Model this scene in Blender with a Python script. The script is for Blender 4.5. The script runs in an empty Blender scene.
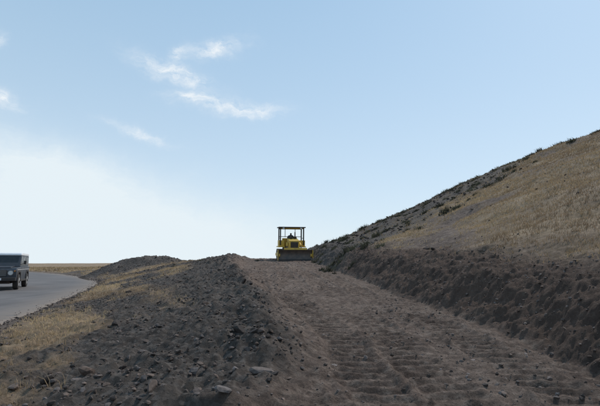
import bpy, bmesh, math, numpy as np
from mathutils import Vector, Matrix
rng=np.random.default_rng(7)
scene=bpy.context.scene
F=433.0; PITCH=math.radians(8.0); CAMZ=1.6
SUN_AZ=math.radians(46); SUN_EL=math.radians(48)

# ---------------------------------------------------------------- helpers
def sm(a,b,x):
    t=np.clip((x-a)/(b-a),0,1); return t*t*(3-2*t)
def _h(ix,iy,seed):
    n=(ix.astype(np.int64)*374761393+iy.astype(np.int64)*668265263+seed*1442695041)&0xffffffff
    n=((n^(n>>13))*1274126177)&0xffffffff
    n=((n^(n>>16))*2246822519)&0xffffffff
    n=n^(n>>15)
    return (n&0xffffff)/float(0xffffff)
def vn(x,y,seed=0):
    ix=np.floor(x); iy=np.floor(y); fx=x-ix; fy=y-iy
    fx=fx*fx*(3-2*fx); fy=fy*fy*(3-2*fy)
    a=_h(ix,iy,seed);b=_h(ix+1,iy,seed);c=_h(ix,iy+1,seed);d=_h(ix+1,iy+1,seed)
    return (a+(b-a)*fx)*(1-fy)+(c+(d-c)*fx)*fy
def fbm(x,y,o=4,seed=0,g=.5):
    s=0;a=1;t=0
    for i in range(o):
        ca,sa=math.cos(.6*i+.3),math.sin(.6*i+.3)
        f=2.03**i
        s=s+a*(vn((x*ca-y*sa)*f+17.3*i,(x*sa+y*ca)*f-9.1*i,seed+i)-.5); t+=a; a*=g
    return s/t*2
def mk(name,verts,faces,mat,smooth=False,cols=None,parent=None):
    me=bpy.data.meshes.new(name)
    v=np.asarray(verts,dtype=np.float32).reshape(-1,3)
    me.vertices.add(len(v)); me.vertices.foreach_set('co',v.ravel())
    idx=np.concatenate([f.ravel() for f in faces]).astype(np.int32)
    tot=np.concatenate([np.full(len(f),f.shape[1]) for f in faces])
    st=np.concatenate([[0],np.cumsum(tot)[:-1]]).astype(np.int32)
    me.loops.add(len(idx)); me.loops.foreach_set('vertex_index',idx)
    me.polygons.add(len(tot)); me.polygons.foreach_set('loop_start',st)
    me.update(calc_edges=True)
    me.polygons.foreach_set('use_smooth',np.full(len(tot),smooth))
    if cols:
        for k,c in cols.items():
            a=me.color_attributes.new(k,'FLOAT_COLOR','POINT')
            cc=np.ones((len(v),4),dtype=np.float32); cc[:,:c.shape[1]]=c
            a.data.foreach_set('color',cc.ravel())
    me.materials.append(mat)
    ob=bpy.data.objects.new(name,me); scene.collection.objects.link(ob)
    if parent: ob.parent=parent
    return ob

# ---------------------------------------------------------------- terrain function
RE=np.array([(-4.2,-40),(-4.6,0),(-5.6,5),(-7.3,10.5),(-12,25),(-15.0,33),(-21,43),(-33,58),(-60,85),(-120,130),(-250,190),(-500,260)],float)
def smooth_poly(P,n=3):
    for _ in range(n):
        Q=[P[0]]
        for a,b in zip(P[:-1],P[1:]): Q+=[a*.75+b*.25,a*.25+b*.75]
        Q.append(P[-1]); P=np.array(Q)
    return P
RE=smooth_poly(RE,3)
tan=np.gradient(RE,axis=0); tan/=np.linalg.norm(tan,axis=1)[:,None]
LN=np.stack([-tan[:,1],tan[:,0]],1)
RW=9.5
RC=RE+LN*RW/2
def road_dist(x,y):
    d=np.full(x.shape,1e9)
    for a,b in zip(RC[:-1],RC[1:]):
        ab=b-a; L=ab@ab
        t=np.clip(((x-a[0])*ab[0]+(y-a[1])*ab[1])/L,0,1)
        d=np.minimum(d,(x-a[0]-t*ab[0])**2+(y-a[1]-t*ab[1])**2)
    return np.sqrt(d)
def zroad(y): return .0065*np.clip(y,-20,60)
def ztrack(y):
    z=.056*np.maximum(y-4,0)
    z=np.where(y>40,.056*36+.056*14*(1-np.exp(-(np.maximum(y,40)-40)/14))*.4-.0*y,z)
    return z
def xfoot(y): return 4.75-.108*np.clip(y,-5,48)+.0*y
def xcrest(y): return np.interp(y,[-20,0,4,5.2,6.8,9,13,25,38,60],[-3,-2.6,-1.5,-.8,-.4,-.75,-1.65,-4.2,-5.9,-7])
def bermh(y): return np.interp(y,[-20,0,4,5.2,6.8,13,25,32,38,45],[0,.02,.10,.2,.36,.5,.66,.68,.45,.15])
PS=np.array([0,.35,1.1,2.0,2.6,5.7,11.5,17.7,22.7,27.7,32.7,45,80,150,300]);PZ=np.array([0,.3,.95,1.3,1.45,2.5,5.15,8.0,10.1,12.0,13.7,17.0,22,25,26])
def H(x,y,detail=True,masks=False):
    zr=zroad(y); zt=ztrack(y); xf=xfoot(y)+.35*fbm(y*.35,y*0+3,3,5); xc=xcrest(y)+.35*fbm(y*.4,y*0+8,3,9)
    rd=road_dist(x,y)
    xr=np.interp(y,RE[:,1],RE[:,0])
    zc=zt+bermh(y)
    s=np.clip((xc-x)/np.maximum(xc-xr,.5),0,1)
    ex=np.interp(y,[0,6,12,30,45],[1.2,1.35,1.2,.95,.9])
    zl=zr+(zc-zr)*np.power(np.clip(1-s,0,1),ex)
    tb=sm(0,1.2,x-xc)
    ztk=zc+(zt-zc)*tb
    z=np.where(x<xc,zl,ztk)
    sh=x-xf
    hill=np.interp(sh,PS,PZ)
    bn=fbm(x*.9,y*.9,4,21)
    hill=hill+np.where(sh>0,.2*bn*sm(0,1.0,sh)*(1-sm(2.2,5,sh)),0)+ .35*fbm(x*.12,y*.12,4,31)*sm(3,10,sh)+.26*fbm(x*.5,y*.5,3,33)*sm(3,8,sh)
    z=z+np.maximum(hill,0)*(x>xf)
    plain=zr+.6*fbm(x*.02,y*.02,3,41)*sm(60,200,np.hypot(x,y))
    zz=z*(1-sm(0,1,(y-46)/75))+plain*sm(0,1,(y-46)/75)
    z=np.where(y>46,zz,z)
    lft=sm(0,1,(xr-RW-x)/6)
    z=z+lft*(.25*fbm(x*.15,y*.15,3,51)+.15)*(x<xr)
    rr=np.hypot(x,y)
    z=z+sm(180,420,rr)*(1-sm(1500,3000,rr))*sm(-30,80,y)*(.5+1.6*fbm(x*.0035,y*.0035,3,43))
    mx,my=-15.6,41.5
    u=((x-mx)*.97+(y-my)*.2)/3.9; v=((y-my)*.97-(x-mx)*.2)/2.6
    m=1.12*np.exp(-(np.abs(u)**3.2+v*v))
    mnd=m
    z=z+mnd*(1+.3*fbm(x*.9,y*.9,3,61))
    off=(rd<RW/2-.5)
    roadside=sm(RW/2,RW/2+1.2,rd)
    trk=sm(.3,1.2,x-xc)*(1-sm(-.3,.3,sh))*(1-sm(60,80,y))
    bank=sm(-.2,.3,sh)*(1-sm(1.7,3.2,sh+.8*fbm(x*.6,y*.6,3,71)))
    gn=fbm(x*.45,y*.3,4,81)
    sl=(1-sm(-.2,.9,x-xc))*(x>xr-1.5)
    gl=sl*sm(-.1,.25,gn+.3*(s-.45)*2*(1-.4*(y<9))+.12*sm(9,16,y)-.06)*sm(.22,.5,s+.1*sm(20,30,y))*(1-.5*sm(.88,1,s))
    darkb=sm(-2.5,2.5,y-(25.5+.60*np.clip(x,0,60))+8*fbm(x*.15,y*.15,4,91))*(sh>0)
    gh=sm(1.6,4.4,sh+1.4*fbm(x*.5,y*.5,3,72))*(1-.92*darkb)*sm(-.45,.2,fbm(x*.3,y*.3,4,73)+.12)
    gp=np.where((x<xr-RW*.8),1.0,0.0)*sm(RW/2,RW/2+2,rd)
    far=sm(60,110,y)
    mk_=np.clip(mnd*3.2,0,1)
    grass=np.clip(np.maximum.reduce([gl,gh,gp,far*.9]),0,1)
    grass=grass*(1-mk_)*roadside
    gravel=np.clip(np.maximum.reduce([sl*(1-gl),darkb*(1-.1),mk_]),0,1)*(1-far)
    if detail:
        lump=fbm(x*2.2,y*2.2,4,101,.6)
        fine=fbm(x*9,y*9,3,111,.65)
        mid=fbm(x*4.5,y*4.5,3,113,.6)
        xm=xf-2.4+.1*np.sin(y*.3)
        tread=0; cover=0
        for k,(o,ph) in enumerate([(-2.0,0),(-.85,.4),(.2,.1),(1.35,.6)]):
            lat=x-(xm+o+.16*np.sin(y*.22+k*1.7))
            band=np.exp(-(np.abs(lat)/.36)**6)
            on=sm(-.35,0,fbm(x*.5,y*.35+k*11,3,130+k)+.1)
            rid=np.abs(((y+lat*(.1 if k%2 else -.14)+.05*lump)/.27+ph)%1-.5)*2
            cl=sm(.35,.8,rid)
            tread=tread+trk*band*on*(.075*(cl-.4)-.02)*(.85+.5*fine)
            tread=tread+trk*.035*np.exp(-((np.abs(lat)-.43)/.07)**2)*on*(1+1.2*mid)
            cover=np.maximum(cover,band*on)
        q_=1-.6*cover
        z=z+roadside*(lump*(.04*trk*q_+.16*sl*(1-s*.6)+.13*bank+.04*(1-trk))+fine*(.026*trk*q_+.045*sl+.05*bank+.01)+mid*(.03*trk*q_+.055*bank+.035*sl))
        bc=np.exp(-((x-xc)/.9)**2)*(y<60)
        z=z+bc*(.2*fbm(x*1.1,y*1.1,3,121)+.16*np.maximum(fbm(x*2.6,y*2.6,3,122),0))*(1-.35*sm(20,36,y))
        z=z+tread
    z=np.where(off,zr-.05,z)
    if masks: return z,grass,gravel,trk,bank
    return z

# ---------------------------------------------------------------- materials
def newmat(n):
    m=bpy.data.materials.new(n); m.use_nodes=True
    return m,m.node_tree,m.node_tree.nodes['Principled BSDF']
def N(nt,t,**k):
    n=nt.nodes.new(t)
    for a,b in k.items(): setattr(n,a,b)
    return n
def noise(nt,scale,det=6,rough=.6,vec=None,w=0):
    n=N(nt,'ShaderNodeTexNoise'); n.inputs['Scale'].default_value=scale; n.inputs['Detail'].default_value=det; n.inputs['Roughness'].default_value=rough
    if vec: nt.links.new(vec,n.inputs['Vector'])
    return n.outputs['Fac']
def ramp(nt,fac,stops,interp='LINEAR'):
    r=N(nt,'ShaderNodeValToRGB'); r.color_ramp.interpolation=interp
    e=r.color_ramp.elements
    while len(e)<len(stops): e.new(.5)
    for i,(p,c) in enumerate(stops):
        e[i].position=p; e[i].color=(*c,1) if len(c)==3 else c
    nt.links.new(fac,r.inputs[0]); return r.outputs[0]
def mix(nt,f,a,b,bt='MIX'):
    m=N(nt,'ShaderNodeMix',data_type='RGBA',blend_type=bt)
    if isinstance(f,(int,float)): m.inputs[0].default_value=f
    else: nt.links.new(f,m.inputs[0])
    for v,i in ((a,6),(b,7)):
        if isinstance(v,tuple): m.inputs[i].default_value=(*v,1)
        else: nt.links.new(v,m.inputs[i])
    return m.outputs[2]
def mth(nt,op,a,b=0.,c=None,clamp=False):
    m=N(nt,'ShaderNodeMath',operation=op); m.use_clamp=clamp
    for i,v in enumerate([a,b]+([c] if c is not None else [])):
        if isinstance(v,(int,float)): m.inputs[i].default_value=v
        else: nt.links.new(v,m.inputs[i])
    return m.outputs[0]
def bump(nt,h,st,dist,bs,prev=None):
    b=N(nt,'ShaderNodeBump'); b.inputs['Strength'].default_value=st; b.inputs['Distance'].default_value=dist
    nt.links.new(h,b.inputs['Height'])
    if prev: nt.links.new(prev,b.inputs['Normal'])
    if bs: nt.links.new(b.outputs[0],bs.inputs['Normal'])
    return b.outputs[0]

def mat_ground():
    m,nt,bs=newmat('ground_soil')
    co=N(nt,'ShaderNodeTexCoord').outputs['Object']
    at=N(nt,'ShaderNodeAttribute',attribute_name='zone'); sp=N(nt,'ShaderNodeSeparateColor'); nt.links.new(at.outputs['Color'],sp.inputs[0])
    at2=N(nt,'ShaderNodeAttribute',attribute_name='zone2'); sp2=N(nt,'ShaderNodeSeparateColor'); nt.links.new(at2.outputs['Color'],sp2.inputs[0])
    n1=noise(nt,.6,8,.65,co); n2=noise(nt,6,8,.7,co); n3=noise(nt,38,6,.7,co)
    soil=ramp(nt,n1,[(.34,(.075,.053,.043)),(.5,(.14,.104,.085)),(.66,(.235,.18,.148))])
    soil=mix(nt,.6,soil,ramp(nt,n2,[(.36,(.05,.036,.03)),(.5,(.145,.105,.085)),(.66,(.32,.25,.205))]))
    soil=mix(nt,.6,soil,ramp(nt,n3,[(.38,(.4,.4,.4)),(.55,(1,1,1)),(.7,(1.0,1.0,1.0))]),'MULTIPLY')
    bank=ramp(nt,n2,[(.3,(.045,.030,.024)),(.55,(.10,.067,.052)),(.75,(.18,.13,.10))])
    bank=mix(nt,.4,bank,ramp(nt,n1,[(.35,(.05,.036,.03)),(.65,(.145,.10,.077))]))
    vo=N(nt,'ShaderNodeTexVoronoi'); vo.inputs['Scale'].default_value=17; nt.links.new(co,vo.inputs['Vector'])
    vb=N(nt,'ShaderNodeSeparateColor'); nt.links.new(vo.outputs['Color'],vb.inputs[0])
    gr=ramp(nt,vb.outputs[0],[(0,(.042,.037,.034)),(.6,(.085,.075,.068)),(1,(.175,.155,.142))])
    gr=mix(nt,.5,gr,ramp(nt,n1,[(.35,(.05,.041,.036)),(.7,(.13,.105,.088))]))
    gs=ramp(nt,n2,[(.3,(.12,.086,.057)),(.5,(.25,.18,.117)),(.7,(.38,.285,.19))])
    gs=mix(nt,.5,gs,ramp(nt,n1,[(.36,(.12,.085,.06)),(.62,(.36,.265,.175))]))
    c=mix(nt,sp2.outputs[0],soil,bank)
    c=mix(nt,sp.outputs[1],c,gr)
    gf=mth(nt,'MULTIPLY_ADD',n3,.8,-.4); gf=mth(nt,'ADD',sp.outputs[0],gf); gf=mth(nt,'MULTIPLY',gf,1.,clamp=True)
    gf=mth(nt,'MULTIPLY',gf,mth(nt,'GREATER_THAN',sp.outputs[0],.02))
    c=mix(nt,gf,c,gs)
    nt.links.new(c,bs.inputs['Base Color']); bs.inputs['Roughness'].default_value=.95; bs.inputs['Specular IOR Level'].default_value=.15
    b=bump(nt,n2,.7,.08,None); b=bump(nt,n3,.9,.035,None,b); bump(nt,vo.outputs['Distance'],.35,.02,bs,b)
    return m
def mat_road():
    m,nt,bs=newmat('asphalt')
    co=N(nt,'ShaderNodeTexCoord').outputs['Object']
    n1=noise(nt,.35,6,.6,co); n2=noise(nt,60,4,.7,co); n4=noise(nt,2.5,6,.7,co)
    mpn=N(nt,'ShaderNodeMapping'); mpn.inputs['Rotation'].default_value=(0,0,.3); mpn.inputs['Scale'].default_value=(2.2,.12,1); nt.links.new(co,mpn.inputs[0])
    n5=noise(nt,1.2,5,.6,mpn.outputs[0])
    c=ramp(nt,n1,[(.3,(.105,.095,.093)),(.7,(.17,.153,.148))])
    c=mix(nt,.6,c,ramp(nt,n5,[(.35,(.65,.65,.65)),(.6,(1.,1.,1.))]),'MULTIPLY')
    c=mix(nt,.5,c,ramp(nt,n2,[(.3,(.4,.4,.4)),(.7,(1.,1.,1.))]),'MULTIPLY')
    at=N(nt,'ShaderNodeAttribute',attribute_name='zone'); sp=N(nt,'ShaderNodeSeparateColor'); nt.links.new(at.outputs['Color'],sp.inputs[0])
    f=mth(nt,'MULTIPLY',sp.outputs[0],mth(nt,'MULTIPLY_ADD',n4,4.,-1.,clamp=True),clamp=True)
    c=mix(nt,f,c,(.19,.15,.12))
    nt.links.new(c,bs.inputs['Base Color']); bs.inputs['Roughness'].default_value=.9
    bump(nt,n2,.4,.01,bs); return m
def mat_attr(name,rough=.9,nscale=20,lo=.6,var=.0,transl=0):
    m,nt,bs=newmat(name)
    at=N(nt,'ShaderNodeAttribute',attribute_name='tint')
    co=N(nt,'ShaderNodeTexCoord').outputs['Object']
    n=noise(nt,nscale,4,.6,co)
    c=mix(nt,1.,at.outputs['Color'],ramp(nt,n,[(.3,(lo,)*3),(.7,(1.,)*3)]),'MULTIPLY')
    nt.links.new(c,bs.inputs['Base Color']); bs.inputs['Roughness'].default_value=rough; bs.inputs['Specular IOR Level'].default_value=.2
    if transl:
        tr=N(nt,'ShaderNodeBsdfTranslucent'); nt.links.new(c,tr.inputs['Color'])
        ms=N(nt,'ShaderNodeMixShader'); ms.inputs[0].default_value=transl
        out=nt.nodes['Material Output']; nt.links.new(bs.outputs[0],ms.inputs[1]); nt.links.new(tr.outputs[0],ms.inputs[2]); nt.links.new(ms.outputs[0],out.inputs[0])
    return m
def mat_paint(name,col,dirt=(.16,.11,.08),amt=.35,rough=.4,metal=0.,scale=3.):
    m,nt,bs=newmat(name)
    co=N(nt,'ShaderNodeTexCoord').outputs['Object']
    n=noise(nt,scale,7,.65,co)
    f=mth(nt,'MULTIPLY',ramp(nt,n,[(.4,(0,)*3),(.75,(1,)*3)]),amt)
    c=mix(nt,f,col,dirt)
    nt.links.new(c,bs.inputs['Base Color']); bs.inputs['Metallic'].default_value=metal
    r=mth(nt,'MULTIPLY_ADD',n,.5,rough-.2,clamp=True); nt.links.new(r,bs.inputs['Roughness'])
    return m

# ---------------------------------------------------------------- ground sheet
def axis(mid_lo,mid_hi,step,growth,lim_lo,lim_hi,cap0=1.0):
    a=list(np.arange(mid_lo,mid_hi,step))
    p=a[-1]; st=step; hi=[]
    while p<lim_hi: st*=growth; p+=st; hi.append(p)
    p=a[0]; st=step; lo=[]
    while p>lim_lo: st*=growth; p-=st; lo.append(p)
    return np.array(lo[::-1]+a+hi)
xs=axis(-5.0,5.5,.036,1.015,-5000,5000)
def yaxis():
    a=[]; y=3.2
    while y<6500:
        a.append(y); y+= max(.027,.0042*y) if y<58 else .03*y-1.5
    b=[]; y=3.2; st=.03
    while y>-2500: st*=1.09; y-=st; b.append(y)
    return np.array(b[::-1]+a)
ys=yaxis()
X,Y=np.meshgrid(xs,ys)
Z,G,GR,TR,BK=H(X,Y,True,True)
ny,nx=X.shape
idx=np.arange(nx*ny).reshape(ny,nx)
q=np.stack([idx[:-1,:-1],idx[:-1,1:],idx[1:,1:],idx[1:,:-1]],-1).reshape(-1,4)
print('GRID',nx,ny,nx*ny)
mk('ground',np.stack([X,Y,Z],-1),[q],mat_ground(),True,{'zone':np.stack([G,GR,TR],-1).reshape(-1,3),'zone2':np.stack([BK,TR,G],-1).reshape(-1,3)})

# ---------------------------------------------------------------- road ribbon
P=[RE[0]]
for a,b in zip(RE[:-1],RE[1:]):
    n=max(1,int(np.linalg.norm(b-a)/.25)) if a[1]<70 else 3
    for i in range(1,n+1): P.append(a+(b-a)*i/n)
P=np.array(P); t=np.gradient(P,axis=0); t/=np.linalg.norm(t,axis=1)[:,None]+1e-9; L=np.stack([-t[:,1],t[:,0]],1)
cs=np.array([-.25,0,.25,.7,1.5,3,RW/2,RW-3,RW-1.5,RW-.7,RW-.25,RW,RW+.25])
j0=.3*fbm(P[:,1]*1.1,P[:,0]*.3,4,201)
V=[];D=[]
for k,c in enumerate(cs):
    off=c+(j0 if k<3 else (-j0 if k>9 else 0))
    p=P+L*np.asarray(off).reshape(-1,1)
    cc=min(max(c,0),RW); cam=.05*(1-((cc-RW/2)/(RW/2))**2)
    zz=zroad(p[:,1])+.02+cam
    if k in (0,len(cs)-1): zz=zz-.12
    V.append(np.stack([p[:,0],p[:,1],zz],-1)); D.append(np.full(len(P),np.clip(1-min(cc,RW-cc)/1.3,0,1)))
V=np.stack(V,1);D=np.stack(D,1)
idx=np.arange(V.shape[0]*V.shape[1]).reshape(V.shape[:2])
q=np.stack([idx[:-1,:-1],idx[1:,:-1],idx[1:,1:],idx[:-1,1:]],-1).reshape(-1,4)[:,::-1]
mk('road',V,[q],mat_road(),True,{'zone':np.repeat(D.reshape(-1,1),3,1)})

# ---------------------------------------------------------------- rocks
def ico(sub,seed):
    bm=bmesh.new(); bmesh.ops.create_icosphere(bm,subdivisions=sub,radius=1)
    r=np.random.default_rng(seed)
    v=np.array([x.co[:] for x in bm.verts]); f=np.array([[a.index for a in p.verts] for p in bm.faces]); bm.free()
    for _ in range(7):
        n=r.normal(size=3); n/=np.linalg.norm(n); d=r.uniform(.4,.75)
        s=v@n-d; v=v-np.where(s>0,s,0)[:,None]*n
    v*=r.uniform(.6,1.2,3); return v,f
bases=[ico(2,i) for i in range(5)]
small=[ico(1,20+i) for i in range(5)]
def scatter(name,x,y,size,mat,bs,dark=1.,sink=.25):
    VV=[];FF=[];CC=[];o=0
    z=H(x,y)
    for k in range(len(bs)):
        m=np.arange(len(x))%len(bs)==k
        bv,bf=bs[k]; n=m.sum()
        a=rng.uniform(0,6.28,n); b=rng.uniform(-.8,.8,n)
        ca,sa=np.cos(a),np.sin(a); cb,sb=np.cos(b),np.sin(b)
        sc=size[m][:,None]*rng.uniform(.6,1.3,(n,3)); 
        p=bv[None]*sc[:,None,:]
        px=p[...,0]; py=p[...,1]*cb[:,None]-p[...,2]*sb[:,None]; pz=p[...,1]*sb[:,None]+p[...,2]*cb[:,None]
        qx=px*ca[:,None]-py*sa[:,None]+x[m][:,None]; qy=px*sa[:,None]+py*ca[:,None]+y[m][:,None]; qz=pz*.75+(z[m]+size[m]*sink)[:,None]
        VV.append(np.stack([qx,qy,qz],-1).reshape(-1,3))
        FF.append((bf[None]+(np.arange(n)*len(bv))[:,None,None]+o).reshape(-1,3)); o+=n*len(bv)
        g=rng.uniform(.045,.17,n)*dark; w=rng.uniform(0,1,n)
        col=np.stack([g*(1.08+.2*w),g*(.93+.02*w),g*(.88-.1*w)],-1)
        CC.append(np.repeat(col,len(bv),0))
    return mk(name,np.concatenate(VV),[np.concatenate(FF)],mat,False,{'tint':np.concatenate(CC)})
rockm=mat_attr('stone',.9,30,.55)
def cand(n,x0,x1,y0,y1,pw=1.):
    u=rng.uniform(0,1,n)**pw
    return rng.uniform(x0,x1,n), y0+(y1-y0)*u
x,y=cand(75000,-20,1,3,46,1.6)
_,g,gr,tr,bk=H(x,y,False,True)
rd=road_dist(x,y)
keep=(rng.uniform(0,1,len(x))<gr*(.25+.75*sm(-.2,.3,fbm(x*.6,y*.6,3,301))))&(rd>RW/2+.05)
x,y=x[keep],y[keep]
sz=.012+.045*rng.uniform(0,1,len(x))**3.5+.0006*y
i=rng.integers(0,len(P),3500); o_=rng.normal(-.05,.3,3500); e=P[i]+L[i]*o_[:,None]; k_=(e[:,1]>4)&(e[:,1]<50); e=e[k_]
x=np.concatenate([x,e[:,0]]);y=np.concatenate([y,e[:,1]]);sz=np.concatenate([sz,rng.uniform(.012,.035,len(e))+.02])
scatter('gravel',x,y,sz,rockm,small)
x,y=cand(3200,-18,1,3.5,44,1.4)
_,g,gr,tr,bk=H(x,y,False,True)
xcc=xcrest(y)
keep=(gr>.4)&(road_dist(x,y)>RW/2+.3)&(rng.uniform(0,1,len(x))<.3+.7*np.exp(-((x-xcc)/1.5)**2))
x,y=x[keep],y[keep]
sz=.035+.12*rng.uniform(0,1,len(x))**4
ex_=np.array([(-.45,6.5),(-.62,6.75),(-.3,6.7),(-.75,6.4),(-.95,6.9),(-.5,7.2),(-.6,6.15),(-1.3,6.0)])
x=np.concatenate([x,ex_[:,0]]);y=np.concatenate([y,ex_[:,1]]);sz=np.concatenate([sz,[.13,.1,.08,.09,.11,.1,.07,.08]])
scatter('rocks',x,y,sz,rockm,bases,.85)
x,y=cand(60000,-5,9,3,42,1.7)
_,g,gr,tr,bk=H(x,y,False,True)
keep=(rng.uniform(0,1,len(x))<np.maximum(tr*.42*sm(-.3,.5,fbm(x*.8,y*.5,3,302)),bk*.7))
x,y=x[keep],y[keep]
scatter('dirt_clods',x,y,.008+.04*rng.uniform(0,1,len(x))**5+.0005*y,rockm,small,1.15,.1)
x,y=cand(12000,3,45,6,60)
_,g,gr,tr,bk=H(x,y,False,True)
keep=(rng.uniform(0,1,len(x))<np.maximum(gr,.05))&(x>xfoot(y)+1.5)
x,y=x[keep],y[keep]
scatter('hillside_stones',x,y,.04+.16*rng.uniform(0,1,len(x))**4,rockm,small,.75)

# ---------------------------------------------------------------- grass
def blades(name,x,y,h,w,mat,col,spread,nb,lean=.5):
    n=len(x); 
    X=np.repeat(x,nb)+rng.normal(0,1,n*nb)*np.repeat(spread,nb); Yy=np.repeat(y,nb)+rng.normal(0,1,n*nb)*np.repeat(spread,nb)
    Z=H(X,Yy)-.02
    hh=np.repeat(h,nb)*rng.uniform(.5,1.15,n*nb); ww=np.repeat(w,nb)
    a=rng.uniform(0,6.28,n*nb); l=rng.uniform(.1,1,n*nb)*lean
    th=rng.uniform(0,6.28,n*nb); dx,dy=np.cos(th)*ww,np.sin(th)*ww
    lx,ly=np.cos(a)*l*hh,np.sin(a)*l*hh
    b=np.stack([X,Yy,Z],-1); W=np.stack([dx,dy,0*dx],-1)
    mid=b+np.stack([lx*.35,ly*.35,hh*.55],-1); tip=b+np.stack([lx,ly,hh*(1-.25*l)],-1)
    V=np.stack([b-W,b+W,mid+W*.8,mid-W*.8,tip],1).reshape(-1,3)
    i=np.arange(n*nb)*5
    q=np.stack([i,i+1,i+2,i+3],-1); t=np.stack([i+3,i+2,i+4],-1)
    c=np.repeat(col,nb,0)*rng.uniform(.75,1.2,(n*nb,1)); c=np.repeat(c,5,0)
    return mk(name,V,[q,t],mat,False,{'tint':c})
gm=mat_attr('dry_grass_blades',.8,3,.75,transl=.25)
def straw(x,y,k=1.):
    n=len(x)
    w=np.clip(rng.uniform(0,1,n)*.45+.9*(fbm(x*.22,y*.22,4,401)+.3),0,1)[:,None]
    a=np.array([[.58,.425,.25]]); b=np.array([[.25,.175,.115]])
    return (a*w+b*(1-w))*k
x,y=cand(100000,3.5,50,1,62,1.15)
_,g,gr,tr,bk=H(x,y,False,True)
keep=(rng.uniform(0,1,len(x))<g*.8)&(x>xfoot(y)+1.2)&(x<.95*y+8)
x,y=x[keep],y[keep]; d=np.hypot(x,y)
blades('dry_grass',x,y,rng.uniform(.07,.2,len(x)),.004+.0004*d,gm,straw(x,y),.06+.003*d,6,.8)
x,y=cand(42000,-20,0,3,48,1.5)
_,g,gr,tr,bk=H(x,y,False,True)
keep=(rng.uniform(0,1,len(x))<g*.7)&(road_dist(x,y)>RW/2+.1)
x,y=x[keep],y[keep]; d=np.hypot(x,y)
blades('roadside_grass',x,y,rng.uniform(.05,.2,len(x))*(.6+.4*rng.uniform(0,1,len(x))),.0022+.0003*d,gm,straw(x,y,1.),.05+.001*d,9,1.)
x=rng.uniform(-75,-18,16000); y=rng.uniform(24,130,16000)
_,g,gr,tr,bk=H(x,y,False,True)
keep=(g>.3)&(road_dist(x,y)>RW/2+.8); x,y=x[keep],y[keep]; d=np.hypot(x,y)
blades('plain_grass',x,y,rng.uniform(.15,.35,len(x)),.006+.0004*d,gm,straw(x,y,1.),.12+0*d,6)
sx=[];sy=[];ss=[]
for i in range(620):
    xx=rng.uniform(1,40); yy=26+.62*xx+rng.uniform(-5,30)
    if yy>64: continue
    sx.append(xx);sy.append(yy);ss.append(rng.uniform(.08,.45)*rng.uniform(.4,1))
for p in [(-6.3,30),(-5.6,33),(-7.2,31.5),(-4.8,36),(-8.6,30),(-3.6,37),(-9.5,33),(1.6,39),(2.3,36)]:
    sx.append(p[0]);sy.append(p[1]);ss.append(rng.uniform(.1,.2))
sx=np.array(sx);sy=np.array(sy);ss=np.array(ss)
c=np.array([[.08,.078,.052]])*rng.uniform(.6,1.6,(len(sx),1))
blades('shrubs',sx,sy,ss*1.2,.010+.045*ss,gm,c,ss*.6,60,1.1)

# ---------------------------------------------------------------- object builders
def finish(bm,name,mat,parent,bevel=0.,smooth=False):
    bmesh.ops.recalc_face_normals(bm,faces=bm.faces)
    me=bpy.data.meshes.new(name); bm.to_mesh(me); bm.free(); me.materials.append(mat)
    if smooth:
        for p in me.polygons: p.use_smooth=True
    ob=bpy.data.objects.new(name,me); scene.collection.objects.link(ob); ob.parent=parent
    if bevel:
        b=ob.modifiers.new('bevel','BEVEL'); b.width=bevel; b.segments=2; b.limit_method='ANGLE'
    return ob
def box(name,c,s,mat,parent,bevel=.01,taper=(1,1),rot=None):
    bm=bmesh.new(); bmesh.ops.create_cube(bm,size=1)
    for v in bm.verts:
        k=taper if v.co.z>0 else (1,1)
        v.co=Vector((v.co.x*s[0]*k[0],v.co.y*s[1]*k[1],v.co.z*s[2]))
    if rot: bmesh.ops.rotate(bm,verts=bm.verts,cent=(0,0,0),matrix=Matrix.Rotation(rot[1],3,rot[0]))
    bmesh.ops.translate(bm,verts=bm.verts,vec=c)
    return finish(bm,name,mat,parent,bevel)
def prism(name,pts,x0,x1,mat,parent,bevel=0.,x0t=None):
    bm=bmesh.new()
    a=[bm.verts.new((x0,p[0],p[1])) for p in pts]; b=[bm.verts.new((x1,p[0],p[1])) for p in pts]
    bm.faces.new(a); bm.faces.new(b[::-1]); n=len(pts)
    for i in range(n): bm.faces.new((a[i],a[(i+1)%n],b[(i+1)%n],b[i]))
    return finish(bm,name,mat,parent,bevel)
def cyl(name,p0,p1,r,mat,parent,seg=20,r2=None,bevel=0.):
    p0=Vector(p0);p1=Vector(p1);d=p1-p0
    bm=bmesh.new(); bmesh.ops.create_cone(bm,cap_ends=True,segments=seg,radius1=r,radius2=r if r2 is None else r2,depth=d.length)
    q=d.to_track_quat('Z','Y'); bmesh.ops.transform(bm,matrix=Matrix.Translation((p0+p1)/2)@q.to_matrix().to_4x4(),verts=bm.verts)
    ob=finish(bm,name,mat,parent,bevel)
    for p in ob.data.polygons: p.use_smooth=len(p.vertices)==4
    return ob
def empty(name,loc,rz,rx=0,sc=1):
    e=bpy.data.objects.new(name,None); scene.collection.objects.link(e); e.location=loc; e.rotation_euler=(rx,0,rz); e.scale=(sc,)*3; return e

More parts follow.
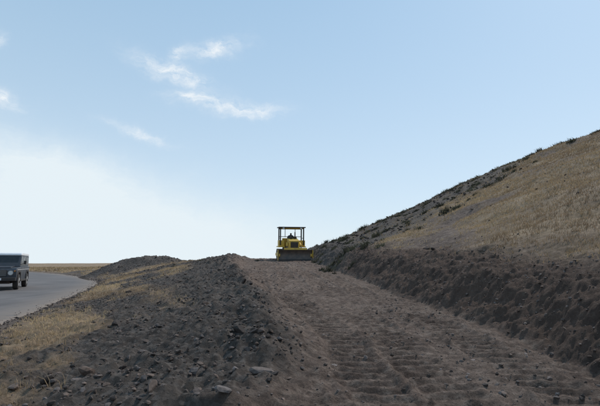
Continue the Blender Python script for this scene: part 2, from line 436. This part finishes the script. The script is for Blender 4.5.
yel=mat_paint('yellow_paint',(.66,.42,.06),amt=.5,rough=.5)
blk=mat_paint('dark_steel',(.03,.027,.026),dirt=(.12,.085,.065),amt=.6,rough=.7)
stl=mat_paint('worn_steel',(.08,.066,.058),dirt=(.2,.14,.105),amt=.9,rough=.6,metal=.1)
rub=mat_paint('rubber',(.02,.02,.02),dirt=(.1,.08,.065),amt=.5,rough=.85)
navy=mat_paint('dark_blue_paint',(.028,.034,.046),dirt=(.14,.12,.10),amt=.35,rough=.35)
wht=mat_paint('white_paint',(.75,.76,.77),amt=.15,rough=.4)
gls=mat_paint('tinted_glass',(.012,.015,.018),dirt=(.05,.05,.05),amt=.3,rough=.22)
lmp=mat_paint('lamp_glass',(.6,.6,.58),amt=.1,rough=.25)
chr_=mat_paint('grey_trim',(.3,.3,.3),amt=.3,rough=.5)

# ---- bulldozer (front towards -Y)
bx,by=-.75,39.0
bz=float(H(np.array([bx]),np.array([by]),False)[0])
D=empty('bulldozer',(bx,by,bz+.02),math.radians(9),math.radians(3.0),.93)
for sx_,nm in ((-1,'track_left'),(1,'track_right')):
    pts=[]
    for i in range(13):
        a=math.pi/2+math.pi*i/12; pts.append((-1.25+.47*math.cos(a)*1.0,.49+.45*math.sin(a)))
    for i in range(13):
        a=-math.pi/2+math.pi*i/12; pts.append((1.25+.47*math.cos(a),.49+.45*math.sin(a)))
    xa,xb=sorted((sx_*.78,sx_*1.30))
    prism(nm,pts,xa,xb,blk,D,.01)
    bm=bmesh.new(); per=[]
    for i in range(len(pts)):
        p=Vector((0,*pts[i])); q_=Vector((0,*pts[(i+1)%len(pts)])); L_=(q_-p).length; n=max(1,int(round(L_/.19)))
        for k in range(n): per.append((p+(q_-p)*(k+.5)/n,(q_-p).normalized()))
    for c_,t_ in per:
        nrm=Vector((0,t_.z,-t_.y)); 
        if nrm.dot(c_-Vector((0,0,.49)))<0: nrm=-nrm
        for dd,th,wd in ((.012,.02,.075),(.045,.06,.012)):
            r=bmesh.ops.create_cube(bm,size=1)['verts']
            for v in r:
                l=v.co.copy(); v.co=c_+nrm*(dd+l.z*th)+t_*(l.y*wd*2)+Vector((sx_*1.04+l.x*.56,0,0))
    finish(bm,nm+'_shoes',stl,D)
    prism(nm+'_roller_frame',[(-1.2,.3),(1.2,.3),(1.0,.66),(-1.0,.66)],sx_*1.305,sx_*1.36,yel,D,.01)
    cyl(nm+'_idler',(sx_*1.3,-1.25,.49),(sx_*1.35,-1.25,.49),.3,stl,D)
    cyl(nm+'_sprocket',(sx_*1.3,1.25,.52),(sx_*1.35,1.25,.52),.33,stl,D)
    box('push_arm',(sx_*1.46,-1.1,.5),(.14,2.9,.24),yel,D,.02)
    box('fender',(sx_*1.02,.55,1.22),(.62,1.9,.1),yel,D,.02)
    box('fuel_side_box',(sx_*1.0,.35,1.55),(.54,1.0,.58),yel,D,.03)
    cyl('lift_cylinder',(sx_*.62,-1.5,1.35),(sx_*.75,-2.15,.75),.055,stl,D)
    cyl('lift_cylinder_sleeve',(sx_*.58,-1.1,1.6),(sx_*.65,-1.6,1.27),.09,yel,D)
    for yy in (-.15,1.25):
        box('canopy_post',(sx_*1.12,yy,2.2),(.11,.13,1.66),blk,D,.012)
    box('canopy_lamp',(sx_*.85,-.36,2.98),(.18,.09,.12),lmp,D,.02)
    box('handrail',(sx_*1.12,.55,2.05),(.05,1.3,.05),blk,D,.01)
# C-shaped mouldboard, concave to the front, straight cutting edge, raised spill guard
pts=[]
for i in range(9):
    a=-1+2*i/8; pts.append((-2.36-.22*(a*a),.56+.42*a))
back=[(p[0]+.07,p[1]) for p in pts][::-1]
prism('blade',pts+back,-1.56,1.56,stl,D,.008)
prism('blade_spill_guard',[(-2.585,.985),(-2.565,1.16),(-2.53,1.16),(-2.51,.985)],-1.05,1.05,yel,D)
prism('blade_cutting_edge',[(-2.63,.0),(-2.60,.15),(-2.57,.15),(-2.59,.0)],-1.58,1.58,blk,D)
for sx_ in (-1,1): prism('blade_end_plate',[(-2.64,.02),(-2.62,1.0),(-2.26,.98),(-2.26,.1)],*sorted((sx_*1.565,sx_*1.61)),yel,D)
box('blade_rib',(0,-2.25,.65),(2.9,.12,.12),stl,D,.01)
prism('belly_and_frame',[(-1.6,.45),(1.5,.45),(1.5,1.15),(-1.6,1.15)],-.72,.72,blk,D,.02)
prism('engine_hood',[(-1.78,1.0),(-.1,1.0),(-.1,2.02),(-1.62,1.86),(-1.78,1.8)],-.48,.48,yel,D,.03)
box('radiator_grille',(0,-1.795,1.38),(.7,.03,.6),blk,D,.005)
for i in range(7): box('grille_bar',(0,-1.82,1.1+i*.093),(.68,.02,.025),stl,D,0)
cyl('exhaust_stack',(.18,-.85,1.9),(.18,-.85,2.62),.055,blk,D)
cyl('air_cleaner',(-.2,-.75,1.9),(-.2,-.75,2.3),.09,blk,D)
box('dashboard',(0,-.02,1.95),(.9,.25,.5),blk,D,.03)
box('operator_floor',(0,.6,1.2),(1.4,1.5,.1),blk,D,.01)
box('seat_base',(0,.7,1.5),(.56,.55,.5),blk,D,.05)
box('seat_back',(0,.98,1.95),(.54,.14,.7),blk,D,.05)
box('rear_tank',(0,1.55,1.6),(1.5,.5,.9),yel,D,.05)
box('canopy_roof',(0,.55,3.08),(2.6,1.85,.1),blk,D,.03)
box('canopy_front_beam',(0,-.15,2.97),(2.2,.09,.1),yel,D,.01)
box('canopy_rear_beam',(0,1.25,2.97),(2.2,.09,.1),blk,D,.01)
box('canopy_mid_rail',(0,1.25,2.2),(2.2,.05,.06),blk,D,.01)
for s_ in(-.5,.5): box('rear_screen_bar',(s_,1.25,2.55),(.05,.05,.8),blk,D,.005)
box('ripper_beam',(0,2.2,.8),(1.7,.25,.25),stl,D,.02)
for s_ in(-.6,0,.6): prism('ripper_shank',[(2.1,1.1),(2.3,1.1),(2.3,.4),(2.05,.15),(2.1,.45)],s_-.04,s_+.04,stl,D)
def operator():
    J=[(0,.72,1.80),(0,.76,2.05),(0,.74,2.28),(0,.72,2.36),(0,.70,2.48),(0,.70,2.56),
       (-.2,.74,2.26),(-.3,.55,2.02),(-.2,.25,2.02),(.2,.74,2.26),(.3,.55,2.02),(.2,.25,2.02),
       (-.11,.66,1.80),(-.16,.28,1.80),(-.16,.2,1.4),(.11,.66,1.80),(.16,.28,1.80),(.16,.2,1.4)]
    R=[.15,.15,.14,.06,.1,.08,.075,.05,.035,.075,.05,.035,.1,.075,.05,.1,.075,.05]
    E=[(0,1),(1,2),(2,3),(3,4),(4,5),(2,6),(6,7),(7,8),(2,9),(9,10),(10,11),(0,12),(12,13),(13,14),(0,15),(15,16),(16,17)]
    me=bpy.data.meshes.new('operator'); me.from_pydata(J,E,[]); ob=bpy.data.objects.new('operator',me); scene.collection.objects.link(ob); ob.parent=D
    ob.modifiers.new('s','SKIN'); 
    for v,r in zip(me.skin_vertices[0].data,R): v.radius=(r,r)
    me.skin_vertices[0].data[0].use_root=True
    s=ob.modifiers.new('ss','SUBSURF'); s.levels=s.render_levels=1
    me.materials.append(mat_paint('work_clothes',(.05,.055,.07),rough=.9)); 
operator()

# ---- off-road car (front towards -Y)
cx,cy=-16.75,24.9
C=empty('off_road_car',(cx,cy,float(zroad(np.array(cy)))+.065),math.radians(24.5),0,1.02)
def arc(cy_,cz,r,n=9):
    return [(cy_-r*math.cos(math.pi*i/(n-1)),cz+r*math.sin(math.pi*i/(n-1))) for i in range(n)]
low=[(-2.15,.5)]+[( -2.1,.48)]+arc(-1.4,.46,.47)+[(-.9,.46),(.8,.46)]+arc(1.38,.46,.47)+[(2.15,.5),(2.2,1.2),(-.75,1.2),(-.8,1.19),(-2.05,1.12),(-2.15,1.0)]
prism('body',low,-.86,.86,navy,C,.018)
prism('cabin',[(-.8,1.203),(2.2,1.203),(2.14,1.8),(-.5,1.8)],-.80,.80,navy,C,.02)
prism('roof',[(-.54,1.803),(2.18,1.803),(2.14,1.93),(1.9,1.965),(-.3,1.965),(-.5,1.92)],-.80,.80,wht,C,.035)
prism('windscreen',[(-.752,1.25),(-.765,1.25),(-.545,1.76),(-.53,1.76)],-.68,.68,gls,C)
for s_ in (-1,1):
    xa,xb=sorted((s_*.80,s_*.806))
    prism('front_door_window',[(-.6,1.27),(.15,1.27),(.15,1.72),(-.42,1.72)],xa,xb,gls,C)
    prism('rear_door_window',[(.24,1.27),(1.0,1.27),(1.0,1.72),(.24,1.72)],xa,xb,gls,C)
    prism('cargo_window',[(1.1,1.3),(2.02,1.3),(1.99,1.7),(1.1,1.7)],xa,xb,gls,C)
    prism('body_side_trim',[(-2.0,1.02),(2.1,1.02),(2.1,1.07),(-2.0,1.07)],*sorted((s_*.861,s_*.872)),chr_,C)
    box('sill',(s_*.86,-.05,.46),(.1,1.7,.1),blk,C,.01)
    for yy in (-.72,.2,1.05): box('door_gap',(s_*.8605,yy,.83),(.004,.015,.66),blk,C,0)
    box('wing_mirror',(s_*1.0,-.62,1.42),(.12,.07,.2),blk,C,.015); cyl('mirror_arm',(s_*.8,-.6,1.3),(s_*.96,-.62,1.38),.012,blk,C,8)
    for yy in (-1.4,1.38):
        cyl('tyre',(s_*.66,yy,.40),(s_*.90,yy,.40),.40,rub,C,32,bevel=.04)
        cyl('rim',(s_*.895,yy,.40),(s_*.905,yy,.40),.22,chr_,C,24); cyl('hub',(s_*.9,yy,.40),(s_*.93,yy,.40),.07,blk,C,16)
        pts=arc(yy,.46,.53,11)+arc(yy,.46,.47,11)[::-1]
        prism('arch_flare',pts,*sorted((s_*.862,s_*.90)),blk,C)
    cyl('headlamp',(s_*.6,-2.15,.88),(s_*.6,-2.19,.88),.1,lmp,C,24); cyl('headlamp_ring',(s_*.6,-2.15,.88),(s_*.6,-2.175,.88),.125,chr_,C,24)
    cyl('indicator',(s_*.78,-2.15,.98),(s_*.78,-2.175,.98),.035,mat_paint('orange_lens',(.6,.2,.02),amt=.1),C,16)
box('grille',(0,-2.155,.87),(.86,.03,.34),blk,C,.005)
for i in range(5): box('grille_slat',(0,-2.175,.75+i*.06),(.82,.012,.018),chr_,C,0)
box('front_bumper',(0,-2.28,.56),(1.72,.14,.17),blk,C,.02)
box('licence_plate',(0,-2.355,.57),(.5,.008,.11),wht,C,0)
box('bonnet_panel',(0,-1.42,1.185),(1.15,1.15,.05),navy,C,.02,rot=('X',math.radians(3.3)))
box('underbody',(0,0,.42),(1.1,3.9,.2),blk,C,.02)
for s_ in(-.35,.35): box('wiper',(s_,-.73,1.32),(.34,.012,.014),blk,C,0)
box('rear_spare_carrier',(0,2.24,1.1),(.5,.06,.5),blk,C,.02); cyl('spare_wheel',(0,2.23,1.1),(0,2.45,1.1),.38,rub,C,32,bevel=.04)

# ---------------------------------------------------------------- sky
w=bpy.data.worlds.new('World'); scene.world=w; w.use_nodes=True; nt=w.node_tree
bg=nt.nodes['Background']; bg.inputs['Strength'].default_value=.13
sky=N(nt,'ShaderNodeTexSky',sky_type='NISHITA'); sky.sun_disc=False; sky.sun_elevation=SUN_EL; sky.sun_rotation=SUN_AZ; sky.altitude=900; sky.air_density=1.0; sky.dust_density=1.2; sky.ozone_density=1.0
tc=N(nt,'ShaderNodeTexCoord').outputs['Generated']
sx_=N(nt,'ShaderNodeSeparateXYZ'); nt.links.new(tc,sx_.inputs[0])
az=mth(nt,'ARCTAN2',sx_.outputs[0],sx_.outputs[1]); el=mth(nt,'ARCSINE',sx_.outputs[2])
def azel(px,py):
    u=(px-300)/F; v=(203-py)/F
    d=Vector((u,math.cos(PITCH)-v*math.sin(PITCH),math.sin(PITCH)+v*math.cos(PITCH))).normalized()
    return math.atan2(d.x,d.y),math.asin(d.z)
cmb=N(nt,'ShaderNodeCombineXYZ'); nt.links.new(az,cmb.inputs[0]); nt.links.new(el,cmb.inputs[1])
wn=N(nt,'ShaderNodeTexNoise'); wn.inputs['Scale'].default_value=14; wn.inputs['Detail'].default_value=6; wn.inputs['Roughness'].default_value=.62; nt.links.new(cmb.outputs[0],wn.inputs['Vector'])
wv=N(nt,'ShaderNodeVectorMath',operation='MULTIPLY_ADD'); nt.links.new(wn.outputs['Color'],wv.inputs[0]); wv.inputs[1].default_value=(.12,.06,0); wv.inputs[2].default_value=(-.06,-.03,0)
wa=N(nt,'ShaderNodeVectorMath',operation='ADD'); nt.links.new(cmb.outputs[0],wa.inputs[0]); nt.links.new(wv.outputs[0],wa.inputs[1])
ws=N(nt,'ShaderNodeSeparateXYZ'); nt.links.new(wa.outputs[0],ws.inputs[0])
def streak(p1,p2,th,amp):
    a=azel(*p1);b=azel(*p2); cx_,cy_=(a[0]+b[0])/2,(a[1]+b[1])/2
    ang=math.atan2(b[1]-a[1],b[0]-a[0]); L_=math.hypot(b[1]-a[1],b[0]-a[0])/2; t_=th/F
    dx=mth(nt,'SUBTRACT',ws.outputs[0],cx_); dy=mth(nt,'SUBTRACT',ws.outputs[1],cy_)
    u=mth(nt,'MULTIPLY_ADD',dx,math.cos(ang)/L_,mth(nt,'MULTIPLY',dy,math.sin(ang)/L_))
    v=mth(nt,'MULTIPLY_ADD',dx,-math.sin(ang)/t_,mth(nt,'MULTIPLY',dy,math.cos(ang)/t_))
    r=mth(nt,'MULTIPLY_ADD',u,u,mth(nt,'MULTIPLY',v,v))
    e=mth(nt,'POWER',2.718,mth(nt,'MULTIPLY',r,-1.))
    return mth(nt,'MULTIPLY',e,amp)
mp=N(nt,'ShaderNodeMapping'); mp.inputs['Rotation'].default_value=(0,0,.35); mp.inputs['Scale'].default_value=(1,3.2,1); nt.links.new(wa.outputs[0],mp.inputs[0])
cn=noise(nt,18,8,.72,mp.outputs[0])
tot=None
for s in [((195,55),(239,47),7,1.05),((172,58),(188,50),5,.8),((142,60),(205,86),7,1.1),((174,97),(222,104),6,1.),((215,108),(277,110),6,1.),((-8,97),(24,103),7,1.1),((118,125),(168,141),4,.85),((-10,42),(6,34),5,.8),((185,92),(195,100),5,.6)]:
    e=streak(*s); tot=e if tot is None else mth(nt,'ADD',tot,e)
cl=mth(nt,'MULTIPLY',tot,mth(nt,'MULTIPLY_ADD',cn,3.6,-1.15,clamp=True),clamp=True)
cl=mth(nt,'MULTIPLY',cl,.78)
hz=streak((-60,140),(130,185),22,.45); hz=mth(nt,'ADD',hz,streak((-150,195),(280,250),42,.6)); 
hz=mth(nt,'MULTIPLY',hz,mth(nt,'MULTIPLY_ADD',cn,.9,.45,clamp=True))
hor=mth(nt,'POWER',2.718,mth(nt,'MULTIPLY',mth(nt,'ABSOLUTE',el),-2.3)); hor=mth(nt,'MULTIPLY',hor,.82)
f=mth(nt,'ADD',hz,hor,clamp=True)
base=mix(nt,.6,sky.outputs[0],(2.3,4.5,6.6))
c=mix(nt,f,base,(6.1,6.8,7.2))
c=mix(nt,cl,c,(7.3,7.5,7.6))
nt.links.new(c,bg.inputs['Color'])

sd=Vector((math.sin(SUN_AZ)*math.cos(SUN_EL),math.cos(SUN_AZ)*math.cos(SUN_EL),math.sin(SUN_EL)))
sl=bpy.data.lights.new('sun','SUN'); sl.energy=3.0; sl.angle=math.radians(.6); sl.color=(1,.93,.85)
so=bpy.data.objects.new('sun',sl); scene.collection.objects.link(so); so.rotation_euler=sd.to_track_quat('Z','Y').to_euler(); so.location=(20,10,30)

cam=bpy.data.cameras.new('camera'); cam.sensor_width=36; cam.lens=36*F/600; cam.clip_end=20000; cam.clip_start=.05
co=bpy.data.objects.new('camera',cam); scene.collection.objects.link(co); co.location=(0,0,CAMZ); co.rotation_euler=(math.pi/2+PITCH,0,0)
scene.camera=co
scene.view_settings.view_transform='Standard'; scene.view_settings.look='None'; scene.view_settings.exposure=0
